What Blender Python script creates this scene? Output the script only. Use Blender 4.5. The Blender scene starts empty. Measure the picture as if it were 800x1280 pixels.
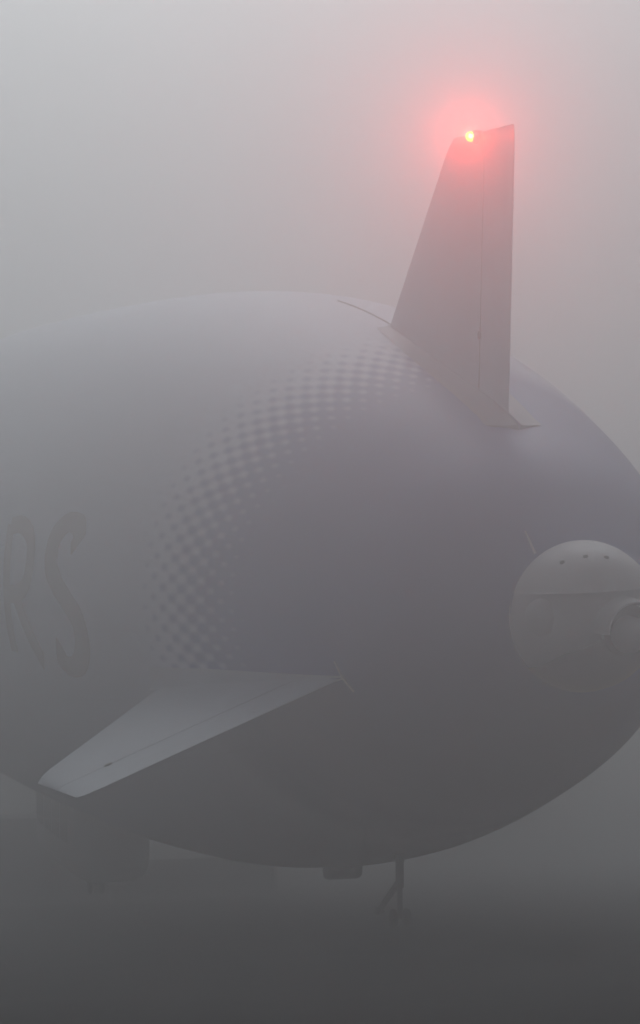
import bpy, bmesh, math, random
from mathutils import Vector, Matrix

random.seed(7)
scene = bpy.context.scene
COL = scene.collection
R = math.radians

# ------------------------------------------------------------------ tunables
ALPHA = R(7.05)            # nose-up trim of the moored airship
CAM_H = 1.7                # eye height
CAM_HULL = Vector((-14.693, -42.926, 1.945))   # camera in the airship's own axes
YAW, PITCH, ROLL = 0.240, -0.008, -0.010       # camera relative to those axes
FOCAL = 3727.7 / 1280 * 36.0
HAZE_DENSITY = 0.0245
HAZE_G = 0.88
HAZE_ALBEDO = 0.92
VOL_BOUNCES = 2
SKY_RISE = 0.5
SKY_LOW = 0.3
SKY_STRENGTH = 0.05
SUN_STRENGTH = 0.5
SUN_COL = (0.855, 0.985, 1.055)
GND = 0.6
GSPEC = 0.015
SUN_EL, SUN_AZ = 42.5, 13.0
EXPOSURE = -0.24

# ------------------------------------------------------------------ camera
RX = Matrix.Rotation(ALPHA, 3, 'X')
_c = RX @ CAM_HULL
TAIL_Z = CAM_H - _c.z
def w(v):
    """airship axes (x starboard, y forward, z up, origin at the tail) -> world"""
    return RX @ Vector(v) + Vector((0, 0, TAIL_Z))

cam_data = bpy.data.cameras.new("camera")
cam = bpy.data.objects.new("camera", cam_data)
COL.objects.link(cam)
scene.camera = cam
cam_data.sensor_width = 36.0
cam_data.lens = FOCAL
cam_data.clip_start = 0.5
cam_data.clip_end = 5000.0
cp_, sp_ = math.cos(PITCH), math.sin(PITCH)
cy_, sy_ = math.cos(YAW), math.sin(YAW)
fwd = Vector((sy_ * cp_, cy_ * cp_, sp_))
rgt = Vector((cy_, -sy_, 0))
upv = rgt.cross(fwd)
r2 = math.cos(ROLL) * rgt + math.sin(ROLL) * upv
u2 = -math.sin(ROLL) * rgt + math.cos(ROLL) * upv
m3 = Matrix((RX @ r2, RX @ u2, RX @ (-fwd))).transposed()
cam.matrix_world = Matrix.Translation(w(CAM_HULL)) @ m3.to_4x4()

# ------------------------------------------------------------------ world
world = bpy.data.worlds.new("World")
scene.world = world
world.use_nodes = True
nt = world.node_tree
nt.nodes.clear()
sky = nt.nodes.new('ShaderNodeTexSky')
sky.sky_type = 'NISHITA'
sky.sun_disc = False
sky.sun_elevation = R(SUN_EL)
sky.sun_rotation = R(SUN_AZ)
sky.dust_density = 6.0
hs = nt.nodes.new('ShaderNodeHueSaturation')       # an overcast sky is grey
hs.inputs['Saturation'].default_value = 0.06
bg = nt.nodes.new('ShaderNodeBackground')
bg.inputs['Strength'].default_value = SKY_STRENGTH
wo = nt.nodes.new('ShaderNodeOutputWorld')
nt.links.new(sky.outputs[0], hs.inputs['Color'])
# overcast: the cloud sheet is brighter overhead than near the horizon
geo = nt.nodes.new('ShaderNodeTexCoord')
sepw = nt.nodes.new('ShaderNodeSeparateXYZ')
nt.links.new(geo.outputs['Generated'], sepw.inputs[0])
mrw = nt.nodes.new('ShaderNodeMapRange')
mrw.inputs['From Min'].default_value = 0.0
mrw.inputs['From Max'].default_value = SKY_RISE
mrw.inputs['To Min'].default_value = SKY_LOW
mrw.inputs['To Max'].default_value = 1.0
nt.links.new(sepw.outputs['Z'], mrw.inputs['Value'])
scw = nt.nodes.new('ShaderNodeVectorMath'); scw.operation = 'SCALE'
nt.links.new(hs.outputs[0], scw.inputs[0]); nt.links.new(mrw.outputs[0], scw.inputs['Scale'])
nt.links.new(scw.outputs[0], bg.inputs[0])
nt.links.new(bg.outputs[0], wo.inputs[0])

sun_data = bpy.data.lights.new("sun", 'SUN')
sun = bpy.data.objects.new("sun", sun_data)
COL.objects.link(sun)
sun_data.energy = SUN_STRENGTH
sun_data.angle = R(40)
sun_data.color = SUN_COL
_a = R(SUN_AZ)
_d = Vector((math.sin(_a) * math.cos(R(SUN_EL)), math.cos(_a) * math.cos(R(SUN_EL)), math.sin(R(SUN_EL))))
sun.rotation_euler = _d.to_track_quat('Z', 'Y').to_euler()
sun.location = (0, 0, 60)

vs = scene.view_settings
vs.view_transform = 'Standard'
vs.look = 'None'
vs.gamma = 1.0
vs.exposure = EXPOSURE
vs.use_curve_mapping = False
scene.cycles.volume_bounces = VOL_BOUNCES
scene.cycles.max_bounces = 8
scene.cycles.use_denoising = True

# ------------------------------------------------------------------ materials
def mat(name, color, rough=0.5, metal=0.0, var=0.12, scale=3.0, bump=0.0, bscale=30.0, spec=0.5):
    m = bpy.data.materials.new(name)
    m.use_nodes = True
    n, l = m.node_tree.nodes, m.node_tree.links
    b = n['Principled BSDF']
    b.inputs['Roughness'].default_value = rough
    b.inputs['Metallic'].default_value = metal
    b.inputs['Specular IOR Level'].default_value = spec
    tc = n.new('ShaderNodeTexCoord')
    ns = n.new('ShaderNodeTexNoise')
    ns.inputs['Scale'].default_value = scale
    ns.inputs['Detail'].default_value = 6
    l.new(tc.outputs['Object'], ns.inputs['Vector'])
    rmp = n.new('ShaderNodeMapRange')
    rmp.inputs['From Min'].default_value = 0.3
    rmp.inputs['From Max'].default_value = 0.7
    rmp.inputs['To Min'].default_value = 1 - var
    rmp.inputs['To Max'].default_value = 1 + var
    l.new(ns.outputs['Fac'], rmp.inputs['Value'])
    mul = n.new('ShaderNodeVectorMath')
    mul.operation = 'SCALE'
    mul.inputs[0].default_value = color
    l.new(rmp.outputs[0], mul.inputs['Scale'])
    l.new(mul.outputs[0], b.inputs['Base Color'])
    if bump:
        n2 = n.new('ShaderNodeTexNoise')
        n2.inputs['Scale'].default_value = bscale
        n2.inputs['Detail'].default_value = 4
        l.new(tc.outputs['Object'], n2.inputs['Vector'])
        bp = n.new('ShaderNodeBump')
        bp.inputs['Strength'].default_value = bump
        bp.inputs['Distance'].default_value = 0.02
        l.new(n2.outputs['Fac'], bp.inputs['Height'])
        l.new(bp.outputs[0], b.inputs['Normal'])
    return m

M_WHITE = mat('white_composite', (0.82, 0.83, 0.88), 0.45, var=0.06, scale=1.3)
M_FIN = mat('fin_paint', (0.63, 0.70, 0.82), 0.45, var=0.06, scale=0.9)
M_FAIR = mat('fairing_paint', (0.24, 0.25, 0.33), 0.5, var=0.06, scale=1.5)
M_GREY = mat('grey_composite', (0.34, 0.34, 0.35), 0.5, var=0.08, scale=2)
M_DARK = mat('dark_rubber', (0.03, 0.03, 0.032), 0.6)
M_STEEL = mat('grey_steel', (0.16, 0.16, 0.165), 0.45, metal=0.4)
M_GLASS = mat('dark_glazing', (0.015, 0.018, 0.022), 0.12)
M_RED = mat('red_lettering', (0.19, 0.095, 0.07), 0.5, var=0.05)
M_SEAM = mat('dark_seam', (0.07, 0.07, 0.075), 0.6)
M_SHED = mat('dark_cladding', (0.11, 0.112, 0.115), 0.7, var=0.2, scale=0.8)
M_ROOF = mat('dark_roofing', (0.12, 0.12, 0.122), 0.7)

def hull_material():
    m = bpy.data.materials.new('hull_envelope')
    m.use_nodes = True
    n, l = m.node_tree.nodes, m.node_tree.links
    b = n['Principled BSDF']
    b.inputs['Roughness'].default_value = 0.5
    b.inputs['Specular IOR Level'].default_value = 0.55
    uv = n.new('ShaderNodeUVMap'); uv.uv_map = 'screen'
    sep = n.new('ShaderNodeSeparateXYZ')
    l.new(uv.outputs[0], sep.inputs[0])
    def M(op, a, bb=None, clamp=False):
        k = n.new('ShaderNodeMath'); k.operation = op; k.use_clamp = clamp
        for i, v in enumerate((a, bb)):
            if v is None: continue
            if isinstance(v, (int, float)): k.inputs[i].default_value = v
            else: l.new(v, k.inputs[i])
        return k.outputs[0]
    U, V = sep.outputs[0], sep.outputs[1]          # U: dots round the hull, V: metres from the tail
    uw = n.new('ShaderNodeUVMap'); uw.uv_map = 'screen_weight'
    sw = n.new('ShaderNodeSeparateXYZ'); l.new(uw.outputs[0], sw.inputs[0]); wt = sw.outputs[0]
    cu = M('COSINE', M('MULTIPLY', U, 2 * math.pi))
    cv = M('COSINE', M('MULTIPLY', V, 2 * math.pi / 0.78))
    scr = M('MULTIPLY', cu, cv)
    thr = M('SUBTRACT', 0.5, M('MULTIPLY', M('MULTIPLY', scr, 0.5), wt))         # 0 at dot centres, 1 between
    t = M('DIVIDE', M('SUBTRACT', 9.5, V), 2.9)              # ink amount, 0 ahead of the band, 1 astern
    ink = M('ADD', M('MULTIPLY', M('SUBTRACT', t, thr), 1.35), 0.5, True)
    mix = n.new('ShaderNodeMix'); mix.data_type = 'RGBA'
    mix.inputs['A'].default_value = (*HULL_FRONT, 1)
    mix.inputs['B'].default_value = (*HULL_TAIL, 1)
    l.new(ink, mix.inputs['Factor'])
    tc = n.new('ShaderNodeTexCoord')
    mp = n.new('ShaderNodeMapping'); mp.inputs['Scale'].default_value = (0.35, 0.12, 0.35)
    l.new(tc.outputs['Object'], mp.inputs[0])
    ns = n.new('ShaderNodeTexNoise'); ns.inputs['Scale'].default_value = 1.0; ns.inputs['Detail'].default_value = 5
    l.new(mp.outputs[0], ns.inputs['Vector'])
    mr = n.new('ShaderNodeMapRange')
    mr.inputs['From Min'].default_value = 0.3; mr.inputs['From Max'].default_value = 0.7
    mr.inputs['To Min'].default_value = 0.93; mr.inputs['To Max'].default_value = 1.07
    l.new(ns.outputs['Fac'], mr.inputs['Value'])
    ang = M('FRACT', M('MULTIPLY', U, 24 / 80.0))
    seam = M('LESS_THAN', M('ABSOLUTE', M('SUBTRACT', ang, 0.5)), 0.012)
    ring = M('LESS_THAN', M('ABSOLUTE', M('SUBTRACT', M('FRACT', M('DIVIDE', V, 4.6)), 0.5)), 0.004)
    dark = M('SUBTRACT', 1.0, M('MULTIPLY', M('MAXIMUM', seam, ring), 0.10))
    mrv = M('MULTIPLY', mr.outputs[0], dark)
    sc = n.new('ShaderNodeVectorMath'); sc.operation = 'SCALE'
    l.new(mix.outputs['Result'], sc.inputs[0]); l.new(mrv, sc.inputs['Scale'])
    l.new(sc.outputs[0], b.inputs['Base Color'])
    bp = n.new('ShaderNodeBump'); bp.inputs['Strength'].default_value = 0.25; bp.inputs['Distance'].default_value = 0.15
    l.new(ns.outputs['Fac'], bp.inputs['Height']); l.new(bp.outputs[0], b.inputs['Normal'])
    return m
HULL_FRONT = (0.72, 0.79, 1.0)
HULL_TAIL = (0.015, 0.075, 0.42)
M_HULL = hull_material()

# ------------------------------------------------------------------ helpers
def link_mesh(name, bm, m, parent=None, smooth=True):
    me = bpy.data.meshes.new(name)
    bmesh.ops.recalc_face_normals(bm, faces=bm.faces)
    bm.to_mesh(me); bm.free()
    me.materials.append(m)
    if smooth:
        for p in me.polygons: p.use_smooth = True
        try: me.set_sharp_from_angle(angle=R(40))
        except Exception: pass
    o = bpy.data.objects.new(name, me)
    COL.objects.link(o)
    if parent is not None: o.parent = parent
    return o

def loft(bm, rings, cap=True, closed=True):
    vs_ = [[bm.verts.new(p) for p in r] for r in rings]
    k = len(rings[0])
    for a, b in zip(vs_, vs_[1:]):
        for i in range(k if closed else k - 1):
            bm.faces.new((a[i], a[(i + 1) % k], b[(i + 1) % k], b[i]))
    if cap:
        for r in (vs_[0], vs_[-1]):
            try: bm.faces.new(r)
            except ValueError: pass
    return vs_

def tube(bm, pts, rad, seg=12):
    pts = [Vector(p) for p in pts]
    rads = rad if isinstance(rad, (list, tuple)) else [rad] * len(pts)
    rings = []
    for i, p in enumerate(pts):
        d = (pts[min(i + 1, len(pts) - 1)] - pts[max(i - 1, 0)]).normalized()
        a = d.cross(Vector((0.31, 0.2, 0.93))).normalized(); b = d.cross(a)
        rings.append([p + rads[i] * (math.cos(2 * math.pi * k / seg) * a + math.sin(2 * math.pi * k / seg) * b) for k in range(seg)])
    loft(bm, rings)

def revolve(bm, prof, axis_o, axis_d, seg=40):
    """prof: list of (distance along axis, radius)"""
    d = Vector(axis_d).normalized(); o = Vector(axis_o)
    a = d.cross(Vector((0.1, 0.3, 0.95))).normalized(); b = d.cross(a)
    rings = [[o + d * t + max(r, 0.002) * (math.cos(2 * math.pi * k / seg) * a + math.sin(2 * math.pi * k / seg) * b) for k in range(seg)] for t, r in prof]
    loft(bm, rings)

def box(bm, c, size, mtx=None, bevel=0.0):
    g = bmesh.ops.create_cube(bm, size=1.0)
    vv = g['verts']
    for v in vv:
        v.co = Vector((v.co.x * size[0], v.co.y * size[1], v.co.z * size[2]))
    if bevel:
        es = list({e for v in vv for e in v.link_edges})
        rr = bmesh.ops.bevel(bm, geom=es, offset=bevel, segments=2, affect='EDGES', profile=0.5)
        vv = list({v for f in rr['faces'] for v in f.verts} | {v for v in vv if v.is_valid})
    for v in vv:
        p = v.co.copy()
        if mtx is not None: p = mtx @ p
        v.co = p + Vector(c)

# ------------------------------------------------------------------ setting: ground
def ground():
    bm = bmesh.new()
    n = 60; L = 600.0
    def warp(i):
        t = 2 * i / n - 1
        return L * math.copysign(abs(t) ** 1.8, t)
    g = [[bm.verts.new((warp(i), warp(j), 0)) for j in range(n + 1)] for i in range(n + 1)]
    for i in range(n):
        for j in range(n):
            bm.faces.new((g[i][j], g[i + 1][j], g[i + 1][j + 1], g[i][j + 1]))
    m = bpy.data.materials.new('wet_asphalt')
    m.use_nodes = True
    nn, l = m.node_tree.nodes, m.node_tree.links
    b = nn['Principled BSDF']
    tc = nn.new('ShaderNodeTexCoord')
    a1 = nn.new('ShaderNodeTexNoise'); a1.inputs['Scale'].default_value = 0.35; a1.inputs['Detail'].default_value = 8
    a2 = nn.new('ShaderNodeTexNoise'); a2.inputs['Scale'].default_value = 40; a2.inputs['Detail'].default_value = 3
    l.new(tc.outputs['Object'], a1.inputs['Vector']); l.new(tc.outputs['Object'], a2.inputs['Vector'])
    cr = nn.new('ShaderNodeValToRGB')
    cr.color_ramp.elements[0].position = 0.32; cr.color_ramp.elements[0].color = (0.008 * GND, 0.008 * GND, 0.009 * GND, 1)
    cr.color_ramp.elements[1].position = 0.72; cr.color_ramp.elements[1].color = (0.055 * GND, 0.054 * GND, 0.053 * GND, 1)
    l.new(a1.outputs['Fac'], cr.inputs[0]); l.new(cr.outputs[0], b.inputs['Base Color'])
    rr = nn.new('ShaderNodeMapRange'); rr.inputs['To Min'].default_value = 0.75; rr.inputs['To Max'].default_value = 0.95
    l.new(a1.outputs['Fac'], rr.inputs['Value']); l.new(rr.outputs[0], b.inputs['Roughness'])
    b.inputs['Specular IOR Level'].default_value = GSPEC
    bp = nn.new('ShaderNodeBump'); bp.inputs['Strength'].default_value = 0.6; bp.inputs['Distance'].default_value = 0.01
    l.new(a2.outputs['Fac'], bp.inputs['Height']); l.new(bp.outputs[0], b.inputs['Normal'])
    o = link_mesh('ground', bm, m, smooth=False)
    o['kind'] = 'structure'; o['label'] = 'dark asphalt airfield apron under the fog'
ground()

# ------------------------------------------------------------------ haze
def haze():
    bm = bmesh.new()
    box(bm, (0, 0, 10.5), (1400, 1400, 23.0))
    m = bpy.data.materials.new('fog')
    m.use_nodes = True
    n, l = m.node_tree.nodes, m.node_tree.links
    n.clear()
    out = n.new('ShaderNodeOutputMaterial')
    pv = n.new('ShaderNodeVolumePrincipled')
    pv.inputs['Color'].default_value = (HAZE_ALBEDO * 0.99, HAZE_ALBEDO, HAZE_ALBEDO * 1.01, 1)
    pv.inputs['Density'].default_value = HAZE_DENSITY
    pv.inputs['Density Attribute'].default_value = ''
    pv.inputs['Anisotropy'].default_value = HAZE_G
    l.new(pv.outputs[0], out.inputs['Volume'])
    o = link_mesh('haze', bm, m, smooth=False)
    o['kind'] = 'stuff'; o['label'] = 'grey fog lying over the airfield'
haze()

# ------------------------------------------------------------------ airship
ship = bpy.data.objects.new('airship', None)
COL.objects.link(ship)
ship.location = (0, 0, TAIL_Z)
ship.rotation_euler = (ALPHA, 0, 0)
ship['category'] = 'airship'
ship['label'] = 'huge airship seen from astern in fog with a red beacon on its upright fin'

S_K = [0, 1.5, 4, 8, 12, 17, 23, 30, 40, 50, 60, 68, 72, 75.0]
R_K = [1.023, 2.08, 3.05, 4.20, 5.14, 5.92, 6.413, 6.70, 6.941, 6.987, 6.3, 4.6, 3.0, 0.02]
M_K = []
for i in range(len(S_K)):
    if i == 0: M_K.append((R_K[1] - R_K[0]) / (S_K[1] - S_K[0]))
    elif i == len(S_K) - 1: M_K.append((R_K[-1] - R_K[-2]) / (S_K[-1] - S_K[-2]))
    else:
        h0, h1 = S_K[i] - S_K[i - 1], S_K[i + 1] - S_K[i]
        d0, d1 = (R_K[i] - R_K[i - 1]) / h0, (R_K[i + 1] - R_K[i]) / h1
        M_K.append((d0 * h1 + d1 * h0) / (h0 + h1))
def hull_r(s):
    s = min(max(s, 0.0), 75.0)
    i = 0
    while i < len(S_K) - 2 and s > S_K[i + 1]: i += 1
    h = S_K[i + 1] - S_K[i]; t = (s - S_K[i]) / h
    a, b = R_K[i], R_K[i + 1]
    return (a * (2 * t**3 - 3 * t**2 + 1) + h * M_K[i] * (t**3 - 2 * t**2 + t)
            + b * (-2 * t**3 + 3 * t**2) + h * M_K[i + 1] * (t**3 - t**2))
def hp(s, phi, off=0.0):
    r = hull_r(s) + off
    return Vector((r * math.cos(phi), s, r * math.sin(phi)))

def make_hull():
    bm = bmesh.new()
    seg = 288
    st = [0.05 + 0.25 * i for i in range(60)] + [15.05 + 0.6 * i for i in range(1, 100)]
    st = [s for s in st if s < 74.8] + [74.9, 74.99]
    uvl = bm.loops.layers.uv.new('screen')
    uvw = bm.loops.layers.uv.new('screen_weight')
    rows = [[bm.verts.new(hp(s, 2 * math.pi * k / seg)) for k in range(seg)] for s in st]
    NDOT = 80
    def vshift(phi):                # the dotted band leans forward down the flanks
        c = max(0.0, -math.cos(phi)) if math.sin(phi) > -0.5 else abs(math.cos(phi))
        return 1.0 * c ** 3
    for j in range(len(st) - 1):
        for k in range(seg):
            k2 = (k + 1) % seg
            f = bm.faces.new((rows[j][k], rows[j][k2], rows[j + 1][k2], rows[j + 1][k]))
            f.smooth = True
            for lp, (jj, kk) in zip(f.loops, ((j, k), (j, k + 1), (j + 1, k + 1), (j + 1, k))):
                phi = 2 * math.pi * kk / seg
                lp[uvw].uv = (min(1.0, max(0.0, (math.sin(phi) + 0.42) / 0.12)) * min(1.0, max(0.0, (0.12 - math.cos(phi)) / 0.2)), 0)
                lp[uvl].uv = (kk / seg * NDOT, st[jj] - vshift(phi))
    bm.faces.new(rows[0]); bm.faces.new(rows[-1])
    return link_mesh('hull', bm, M_HULL, ship)
hull = make_hull()

# lettering on the port flank
def stroke_letter(name, strokes, s0, A, B):
    """strokes: list of point lists (x towards the tail, y up) in metres"""
    bm = bmesh.new()
    lift = 0.012
    for pts in strokes:
        P = [Vector((x, y * 0.93)) for x, y in pts]
        # Catmull-Rom resample
        out = []
        for i in range(len(P) - 1):
            p0, p1, p2, p3 = P[max(i - 1, 0)], P[i], P[i + 1], P[min(i + 2, len(P) - 1)]
            for k in range(10):
                t = k / 10
                out.append(0.5 * ((2 * p1) + (p2 - p0) * t + (2 * p0 - 5 * p1 + 4 * p2 - p3) * t * t + (3 * p1 - p0 - 3 * p2 + p3) * t**3))
        out.append(P[-1])
        lift += 0.004
        prev = None
        for i, q in enumerate(out):
            d = (out[min(i + 1, len(out) - 1)] - out[max(i - 1, 0)]).normalized()
            nrm = Vector((-d.y, d.x))
            hw = math.sqrt((A * nrm.x) ** 2 + (B * nrm.y) ** 2)
            row = []
            for f in (-1, -0.5, 0, 0.5, 1):
                e = q + nrm * hw * f
                s = s0 - e.x
                row.append(bm.verts.new(hp(s, math.pi - e.y / hull_r(s), lift)))
            if prev:
                for a in range(4):
                    bm.faces.new((prev[a], prev[a + 1], row[a + 1], row[a]))
            prev = row
    return link_mesh(name, bm, M_RED, ship)
stroke_letter('letter', [[(0.35, -1.55), (0.35, 0), (0.35, 1.35)],
                         [(0.35, 1.3), (1.3, 1.35), (2.15, 1.1), (2.4, 0.6), (2.1, 0.05), (1.3, -0.2), (0.4, -0.2)],
                         [(1.2, -0.2), (1.75, -0.75), (2.75, -1.65)]], 20.0, 0.31, 0.19)['label'] = 'dull red letter R'
stroke_letter('letter', [[(2.0, 0.95), (1.75, 1.35), (1.15, 1.42), (0.5, 1.1), (0.35, 0.55), (0.8, 0.12), (1.4, -0.2), (2.0, -0.6), (2.1, -1.1), (1.6, -1.55), (0.9, -1.65), (0.3, -1.3)]], 16.4, 0.45, 0.21)['label'] = 'dull red letter S'

# fins -------------------------------------------------------------
FIN_ANG = [90.0, 201.7, 338.3]
LE = ((12.2, 4.35), (7.15, 8.02))      # (s, radius) root, tip
TE = ((4.02, 2.95), (3.5, 7.85))
HINGE_C = ((1.55), (1.5))              # rudder chord root, tip
def foil(x):
    """half thickness over chord fraction x from the leading edge (1 = trailing edge)"""
    return 0.5 * 0.085 / 0.2 * (0.2969 * math.sqrt(max(x, 0)) - 0.126 * x - 0.3516 * x**2 + 0.2843 * x**3 - 0.1036 * x**4)
def fin_pt(s, rad, side, ang):
    e = Vector((math.cos(ang), 0, math.sin(ang)))
    nrm = Vector((-math.sin(ang), 0, math.cos(ang)))
    return e * rad + Vector((0, s, 0)) + nrm * side
def edges(t, ang):
    le = Vector(LE[0]).lerp(Vector(LE[1]), t); te = Vector(TE[0]).lerp(Vector(TE[1]), t)
    q = max(0.0, (t - 0.90) / 0.10)
    k = 0.35 if math.sin(ang) > 0.9 else 1.0
    le.x -= 0.42 * k * q ** 2.5; te.x += 0.16 * k * q ** 3
    return le, te
def fin_section(t, lo, hi, ang, n=14, tipf=1.0, root=None, shift=0.0):
    """closed ring of the fin section at span fraction t, chord fractions lo..hi"""
    le, te = edges(t, ang)
    ch = (le - te).length
    up, dn = [], []
    for i in range(n + 1):
        f = lo + (hi - lo) * (0.5 - 0.5 * math.cos(math.pi * i / n))
        p = le.lerp(te, f)
        th_ = max(foil(f) * ch * tipf, 0.006)
        up.append(fin_pt(p.x, p.y, th_, ang)); dn.append(fin_pt(p.x, p.y, -th_, ang))
    return up + dn[::-1]
def hinge_frac(t):
    le, te = edges(t, 0.0)
    return 1 - 1.5 / (le - te).length
def make_fin(ang_deg, label, movable, upright=False):
    ang = R(ang_deg)
    spans = [i / 24 for i in range(24)] + [0.975, 0.99, 0.997, 1.0]
    tipf = lambda t: 1.0 if t < 0.95 else math.sqrt(max(0.0, 1 - ((t - 0.95) / 0.0505) ** 2))
    bm = bmesh.new()
    loft(bm, [fin_section(t, 0.0, hinge_frac(t) - 0.004, ang, tipf=tipf(t)) for t in spans])
    fin = link_mesh('fin', bm, M_FIN, ship)
    fin['label'] = label
    bm = bmesh.new()
    loft(bm, [fin_section(t, hinge_frac(t) + 0.003, 1.0, ang, n=8, tipf=tipf(t) * 0.97) for t in spans if t >= 0.02])
    link_mesh(movable, bm, M_FIN, fin)
    # hinge seam and its brackets
    bm = bmesh.new()
    loft(bm, [fin_section(t, hinge_frac(t) - 0.006, hinge_frac(t) + 0.005, ang, n=2, tipf=0.9) for t in spans if 0.02 <= t <= 0.95])
    link_mesh('hinge_seam', bm, M_SEAM, fin)
    for t in ((0.27,) if upright else (0.80,)):
        le, te = edges(t, ang)
        p = le.lerp(te, hinge_frac(t)); hw = foil(hinge_frac(t)) * (le - te).length + 0.02
        bm = bmesh.new()
        tube(bm, [fin_pt(p.x, p.y, -hw, ang), fin_pt(p.x, p.y, hw, ang)], 0.07, 10)
        link_mesh('hinge_bracket', bm, M_SEAM, fin)
    # root fairing: a fillet between hull and fin along both sides, squared off astern
    bm = bmesh.new()
    for sd in (1, -1):
        rows = []
        for i in range(40):
            s0_ = 3.75 if upright else 4.15
            s = s0_ + (11.0 - s0_) * i / 39
            lef = min(max((s - 4.0) / 8.0, 0), 1)
            if upright:
                wd = 0.46 * (1 - 0.6 * lef ** 1.5); hgt = 0.08 * (1 - 0.5 * lef)
            else:
                wd = 0.03 + 0.42 * lef; hgt = 0.01 + 0.14 * lef
            aft = max(0.0, 1 - (s - 3.75) / 1.2)
            f = min(max((LE[0][0] - s) / (LE[0][0] - TE[0][0]), 0.02), 0.985)
            thk = foil(f) * 8.3 if s > 4.05 else 0.02
            row = []
            for k in range(9):
                a = k / 8 * math.pi / 2
                side = thk * 0.9 + (wd) * (1 - math.sin(a)) ** 1.0
                phi = ang + sd * side / hull_r(s)
                lift = 0.02 + hgt * (1 - math.cos(a))
                row.append(hp(s - (0.30 if upright else 0.0) * aft * math.sin(a), phi, lift))
            rows.append([bm.verts.new(q) for q in row])
        for a, b in zip(rows, rows[1:]):
            for k in range(8): bm.faces.new((a[k], a[k + 1], b[k + 1], b[k]))
        # skirt closing the aft end
        e = rows[0]; base = [bm.verts.new(hp(3.4 if upright else 3.75, ang, -0.05))]
        for k in range(8): bm.faces.new((e[k], e[k + 1], base[0]))
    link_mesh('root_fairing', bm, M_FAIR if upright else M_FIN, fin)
    return fin
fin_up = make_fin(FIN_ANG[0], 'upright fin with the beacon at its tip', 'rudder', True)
fin_port = make_fin(FIN_ANG[1], 'fin drooping to port, its upper face lit', 'elevator')
fin_star = make_fin(FIN_ANG[2], 'fin drooping to starboard, hidden by the hull', 'elevator')

# red beacon on the upright fin's tip
def make_beacon():
    s, rad = 5.45, 7.86
    bm = bmesh.new()
    revolve(bm, [(-0.02, 0.12), (0.12, 0.12), (0.15, 0.09)], (0, s, rad), (-1, 0, 0), 24)
    bc = link_mesh('beacon_base', bm, M_FIN, ship)
    def glow(name, e, k):
        m = bpy.data.materials.new(name)
        m.use_nodes = True
        b = m.node_tree.nodes['Principled BSDF']
        b.inputs['Base Color'].default_value = (0.6, 0.05, 0.02, 1)
        b.inputs['Emission Color'].default_value = (*e, 1)
        b.inputs['Emission Strength'].default_value = k
        return m
    bm = bmesh.new()
    bmesh.ops.create_uvsphere(bm, u_segments=24, v_segments=14, radius=0.085)
    bmesh.ops.translate(bm, verts=bm.verts, vec=(-0.17, s, rad))
    lens = link_mesh('beacon_lens', bm, glow('lit_lens', (1.0, 0.50, 0.0), BEACON_GLOW), bc)
    bm = bmesh.new()
    bmesh.ops.create_uvsphere(bm, u_segments=16, v_segments=10, radius=0.04)
    bmesh.ops.translate(bm, verts=bm.verts, vec=(-0.185, s - 0.06, rad))
    link_mesh('filament', bm, glow('white_hot', (1.0, 0.82, 0.25), BEACON_GLOW * 1.6), lens)
    ld = bpy.data.lights.new('beacon_lamp', 'SPOT')     # beam narrowed astern towards the camera, to keep its light off the hull
    ld.energy = BEACON_W; ld.color = (1.0, 0.035, 0.02); ld.shadow_soft_size = 0.04
    ld.spot_size = R(105); ld.spot_blend = 0.7
    lo = bpy.data.objects.new('beacon_lamp', ld)
    COL.objects.link(lo); lo.parent = ship; lo.location = (-0.24, s - 0.18, rad)
    lo.rotation_euler = Vector((0.85, 1.0, -0.02)).to_track_quat('Z', 'Y').to_euler()
BEACON_GLOW = 6.5
BEACON_W = 540.0
make_beacon()

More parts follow.
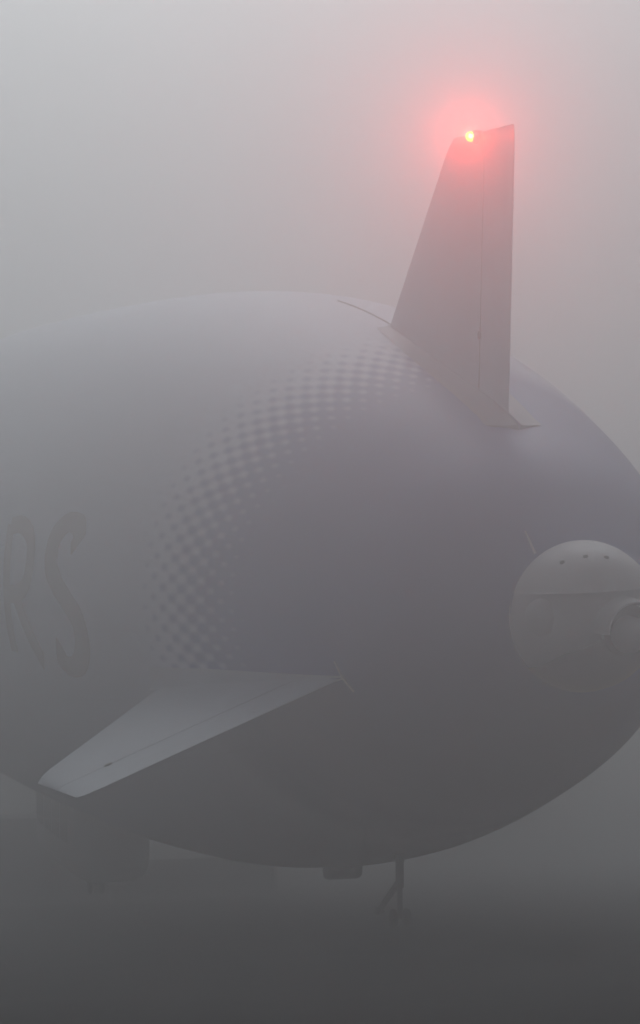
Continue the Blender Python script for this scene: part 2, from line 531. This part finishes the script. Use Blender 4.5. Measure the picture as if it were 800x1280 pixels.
# stern nacelle ------------------------------------------------------
def make_nacelle():
    N = 56
    def shell(r0, a0, a1, s_front, s_len, expo, n_s=18, seg=N):
        """dome astern of s_front between polar angles a0..a1 (degrees, 90 = up)"""
        rows = []
        for j in range(n_s + 1):
            q = j / n_s * math.pi / 2
            s = s_front - s_len * math.sin(q); r = r0 * max(math.cos(q), 0.0) ** expo
            rows.append([Vector((r * math.cos(R(a0 + (a1 - a0) * k / seg)), s, r * math.sin(R(a0 + (a1 - a0) * k / seg)))) for k in range(seg + 1)])
        return rows
    # lower, inner body
    bm = bmesh.new()
    prof = [(-0.55, 1.13), (-0.2, 1.145), (0.15, 1.09), (0.45, 0.95), (0.7, 0.76), (0.9, 0.55), (1.02, 0.3), (1.06, 0.0)]
    revolve(bm, prof, (0, 0, -0.02), (0, -1, 0), N)
    nac = link_mesh('stern_nacelle', bm, M_WHITE, ship)
    nac.location = (-0.04, 0, -0.02)
    # dark shell round the lower half, its shadow put in as colour
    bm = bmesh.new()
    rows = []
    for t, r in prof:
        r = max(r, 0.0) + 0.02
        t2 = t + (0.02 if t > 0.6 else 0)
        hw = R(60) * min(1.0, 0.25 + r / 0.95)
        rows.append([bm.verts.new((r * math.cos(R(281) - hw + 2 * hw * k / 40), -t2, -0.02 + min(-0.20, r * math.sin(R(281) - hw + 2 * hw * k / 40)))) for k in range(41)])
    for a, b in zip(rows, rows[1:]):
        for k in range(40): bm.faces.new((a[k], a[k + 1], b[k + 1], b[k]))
    link_mesh('lower_shade', bm, M_STEEL, nac)
    # white hood over the top, its lower lip level and standing proud of the body
    bm = bmesh.new()
    for off in (0.0, -0.05):
        rows = shell(1.165 + off, 16, 164, 0.55, 1.75 + off, 0.75)
        # trim the lip to a level line
        for r_ in rows:
            for v in r_:
                v.z = max(v.z, 0.40 + 0.05 * v.x)
        vv = [[bm.verts.new(v) for v in r_] for r_ in rows]
        for a, b in zip(vv, vv[1:]):
            for k in range(N): bm.faces.new((a[k], a[k + 1], b[k + 1], b[k]))
        if off == 0.0: outer = vv
        else: inner = vv
    for j in range(len(outer) - 1):
        for k in (0, N):
            bm.faces.new((outer[j][k], outer[j + 1][k], inner[j + 1][k], inner[j][k]))
    bmesh.ops.remove_doubles(bm, verts=bm.verts, dist=0.002)
    hood = link_mesh('hood', bm, M_WHITE, nac)
    # vents in the hood
    for ph, sv in ((104, -0.62), (85, -0.70), (124, -0.50)):
        q = math.asin(min(1, (0.55 - sv) / 1.75)); r = 1.16 * math.cos(q) ** 0.75
        c = Vector((r * math.cos(R(ph)), sv, r * math.sin(R(ph))))
        bm = bmesh.new()
        d = Vector((c.x, -0.6, c.z)).normalized()
        tube(bm, [c - d * 0.06, c + d * 0.012], [0.045, 0.04], 12)
        link_mesh('vent', bm, M_SEAM, hood)
    # rear spinner under its arched cowl, to starboard
    c = Vector((0.22, -0.82, -0.17)); d = Vector((0.12, -1, -0.05)).normalized()
    bm = bmesh.new()
    revolve(bm, [(-0.3, 0.29), (0.2, 0.29), (0.4, 0.27), (0.58, 0.20), (0.68, 0.10), (0.72, 0.0)], c - Vector((0, 0, 0.06)), d, 32)
    link_mesh('spinner', bm, M_WHITE, nac)
    bm = bmesh.new()
    side = d.cross(Vector((0, 0, 1))).normalized(); up = side.cross(d)
    arc = [(R(-5 + 190 * k / 24)) for k in range(25)]
    def arcrow(rad, t): return [c + d * t + rad * (math.cos(a) * side + math.sin(a) * up) for a in arc]
    vv = [[bm.verts.new(p) for p in row] for row in (arcrow(0.41, -0.3), arcrow(0.41, 0.54), arcrow(0.44, 0.56), arcrow(0.47, 0.52), arcrow(0.52, -0.3))]
    for a, b in zip(vv, vv[1:]):
        for k in range(24): bm.faces.new((a[k], a[k + 1], b[k + 1], b[k]))
    link_mesh('cowl', bm, M_WHITE, nac)
    bm = bmesh.new()
    revolve(bm, [(-0.28, 0.395), (-0.26, 0.395), (0.30, 0.395), (0.30, 0.26)], c, d, 32)
    link_mesh('cowl_lining', bm, M_DARK, nac)
    # gearbox fairing to port
    bm = bmesh.new()
    revolve(bm, [(-0.4, 0.34), (0.05, 0.36), (0.25, 0.32), (0.4, 0.22), (0.47, 0.0)], (-0.70, -0.25, 0.0), (-0.25, -1, 0), 28)
    link_mesh('gearbox_fairing', bm, M_WHITE, nac)
    # rim where the nacelle meets the hull
    bm = bmesh.new()
    tube(bm, [Vector((1.12 * math.cos(R(a)), 0.25, 1.12 * math.sin(R(a)))) for a in range(168, 235, 6)], 0.04, 10)
    link_mesh('rim', bm, M_WHITE, nac)
    # short aerial rod
    bm = bmesh.new()
    tube(bm, [(-0.78, 0.1, 0.95), (-0.95, 0.05, 1.28)], [0.022, 0.014], 8)
    link_mesh('aerial', bm, M_WHITE, nac)
make_nacelle()

# seam line along the crest ahead of the upright fin
bm = bmesh.new()
tube(bm, [hp(11.2 + 0.3 * i, R(90), 0.008) for i in range(15)], 0.014, 8)
link_mesh('crest_seam', bm, M_SEAM, ship)

# static rod by the port fin's root
bm = bmesh.new()
tube(bm, [hp(3.82, R(206.5), 0.05), hp(3.88, R(201.5), 0.10), hp(3.95, R(196), 0.10)], [0.016, 0.018, 0.012], 8)
link_mesh('static_rod', bm, M_WHITE, ship)

# keel fittings: bumps under the belly
def keel_bump(s, half, depth, name):
    bm = bmesh.new()
    rings = []
    for q, f in ((-0.15, 1.0), (0.3, 1.0), (0.7, 0.97), (0.9, 0.88), (1.0, 0.7)):
        ring = []
        for k in range(28):
            a = 2 * math.pi * k / 28
            cx, sy = math.cos(a), math.sin(a)
            px = half * f * math.copysign(abs(cx) ** 0.6, cx) * 0.8
            py = half * f * math.copysign(abs(sy) ** 0.6, sy)
            ring.append(Vector((px, s + py, -hull_r(s + py) - depth * q)))
        rings.append(ring)
    loft(bm, rings)
    return link_mesh(name, bm, M_STEEL, ship)
keel_bump(15.5, 0.46, 0.24, 'belly_fairing')
keel_bump(24.5, 0.55, 0.16, 'belly_fairing')

# tail landing strut
def make_gear():
    s = 11.1; zk = -hull_r(s)
    bm = bmesh.new()
    tube(bm, [(0, s, zk + 0.15), (0, s, zk - 0.12)], 0.10, 14)
    tube(bm, [(0, s, zk - 0.1), (0, s, zk - 0.62)], 0.078, 14)
    tube(bm, [(0, s, zk - 0.6), (0, s, zk - 1.2)], 0.05, 12)
    g = link_mesh('landing_strut', bm, M_STEEL, ship)
    bm = bmesh.new()
    tube(bm, [(0, s, zk - 0.5), (-0.16, s + 0.3, zk - 0.85), (-0.26, s + 0.5, zk - 1.1)], [0.07, 0.06, 0.055], 12)
    tube(bm, [(-0.20, s + 0.52, zk - 1.1), (-0.34, s + 0.48, zk - 1.12)], 0.07, 12)
    link_mesh('brace', bm, M_STEEL, g)
    for x in (-0.13, 0.13):
        bm = bmesh.new()
        revolve(bm, [(-0.06, 0.0), (-0.06, 0.13), (-0.04, 0.17), (0, 0.185), (0.04, 0.17), (0.06, 0.13), (0.06, 0.0)], (x, s, zk - 1.2), (1, 0, 0), 28)
        link_mesh('wheel', bm, M_DARK, g)
make_gear()

# gondola slung under the keel
def make_gondola():
    s0, s1 = 41.8, 52.5
    W, H = 1.13, 2.55
    bm = bmesh.new()
    rings = []
    n = 36
    def sect(u):
        """half width, top z, bottom z at lengthwise fraction u (0 aft)"""
        a = min(1.0, u / 0.16); b = min(1.0, (1 - u) / 0.22)
        fa = math.sqrt(max(0.0, 1 - (1 - a) ** 2.2)); fb = math.sqrt(max(0.0, 1 - (1 - b) ** 2.4))
        s = s0 + (s1 - s0) * u
        top = -hull_r(s) + 0.30
        wd = W * (0.25 + 0.75 * fa) * (0.2 + 0.8 * fb)
        hh = H * (0.35 + 0.65 * fa) * (0.3 + 0.7 * fb)
        return s, wd, top, top - 0.30 - hh
    def sect_pt(u, a, off=0.0):
        s, wd, top, bot = sect(u)
        cz, hz = (top + bot) / 2, (top - bot) / 2
        cx, sz = math.cos(a), math.sin(a)
        return Vector(((wd + off) * math.copysign(abs(cx) ** 0.45, cx), s, cz + (hz + off) * math.copysign(abs(sz) ** 0.45, sz)))
    us = [i / 60 for i in range(61)]
    loft(bm, [[sect_pt(u, 2 * math.pi * k / n) for k in range(n)] for u in us])
    g = link_mesh('gondola', bm, M_WHITE, ship)
    for sd in (0, 1):                                   # rows of dark windows along both sides
        for i in range(4):
            u0 = 0.22 + i * 0.15; u1 = u0 + 0.135
            bm = bmesh.new()
            rows = []
            for p in range(5):
                u = u0 + (u1 - u0) * p / 4
                rows.append([bm.verts.new(sect_pt(u, (R(-2 + 34 * q / 4) if sd else R(182 - 34 * q / 4)), 0.012)) for q in range(5)])
            for a, b in zip(rows, rows[1:]):
                for q in range(4): bm.faces.new((a[q], a[q + 1], b[q + 1], b[q]))
            link_mesh('window', bm, M_GLASS, g)
    s = 46.0; zb = -hull_r(s) - H
    bm = bmesh.new()
    tube(bm, [(0, s, zb + 0.1), (0, s, zb - 0.35)], 0.09, 12)
    link_mesh('wheel_leg', bm, M_STEEL, g)
    for x in (-0.16, 0.16):
        bm = bmesh.new()
        revolve(bm, [(-0.08, 0.0), (-0.08, 0.18), (-0.05, 0.24), (0, 0.26), (0.05, 0.24), (0.08, 0.18), (0.08, 0.0)], (x, s, zb - 0.4), (1, 0, 0), 28)
        link_mesh('wheel', bm, M_DARK, g)
make_gondola()

# ------------------------------------------------------------------ shed beyond the airship
def make_shed():
    """long low building: placed by bearing from the camera and distance"""
    C = w(CAM_HULL)
    F = (RX @ fwd); F.z = 0; F.normalize(); Rt = Vector((F.y, -F.x, 0))
    D = 112.0
    k = D / 3727.7
    xr = (325 - 400) * k; xl = xr - 26.0
    o = bpy.data.objects.new('shed', None)
    COL.objects.link(o)
    cxy = C + F * D + Rt * (xl + xr) / 2
    o.location = (cxy.x, cxy.y, 0)
    o.rotation_euler = (0, 0, math.atan2(Rt.y, Rt.x))
    o['category'] = 'shed'
    o['label'] = 'long low dark shed barely showing through the fog beyond the airship'
    L = xr - xl; H = 3.0
    xm = (120 - 400) * k - (xl + xr) / 2                # where the tall block meets the low annexe
    bm = bmesh.new()
    box(bm, ((xm - L / 2) / 2, 4, H / 2), (xm + L / 2, 8, H))
    link_mesh('wall', bm, M_SHED, o, smooth=False)
    bm = bmesh.new()
    loft(bm, [[Vector((x, -0.35, H + 0.004)), Vector((x, 8.35, H + 0.004)), Vector((x, 8.35, H + 0.16)), Vector((x, 4, H + 0.4)), Vector((x, -0.35, H + 0.16))] for x in (-L / 2 - 0.12, xm + 0.12)])
    link_mesh('roof', bm, M_ROOF, o, smooth=False)
    bm = bmesh.new()
    box(bm, ((xm + 0.13 + L / 2) / 2, 3.5, 0.65), (L / 2 - xm - 0.13, 6.4, 1.3))
    an = link_mesh('annexe', bm, M_SHED, o, smooth=False)
    bm = bmesh.new()
    box(bm, ((xm + 0.13 + L / 2) / 2, 3.5, 1.365), (L / 2 - xm - 0.05, 6.7, 0.12))
    link_mesh('annexe_roof', bm, M_ROOF, an, smooth=False)
    for x in (-9.5, -5.0, -0.5):
        bm = bmesh.new()
        box(bm, (x, -0.03, 1.3), (3.2, 0.08, 2.6))
        link_mesh('door', bm, M_STEEL, o, smooth=False)
make_shed()
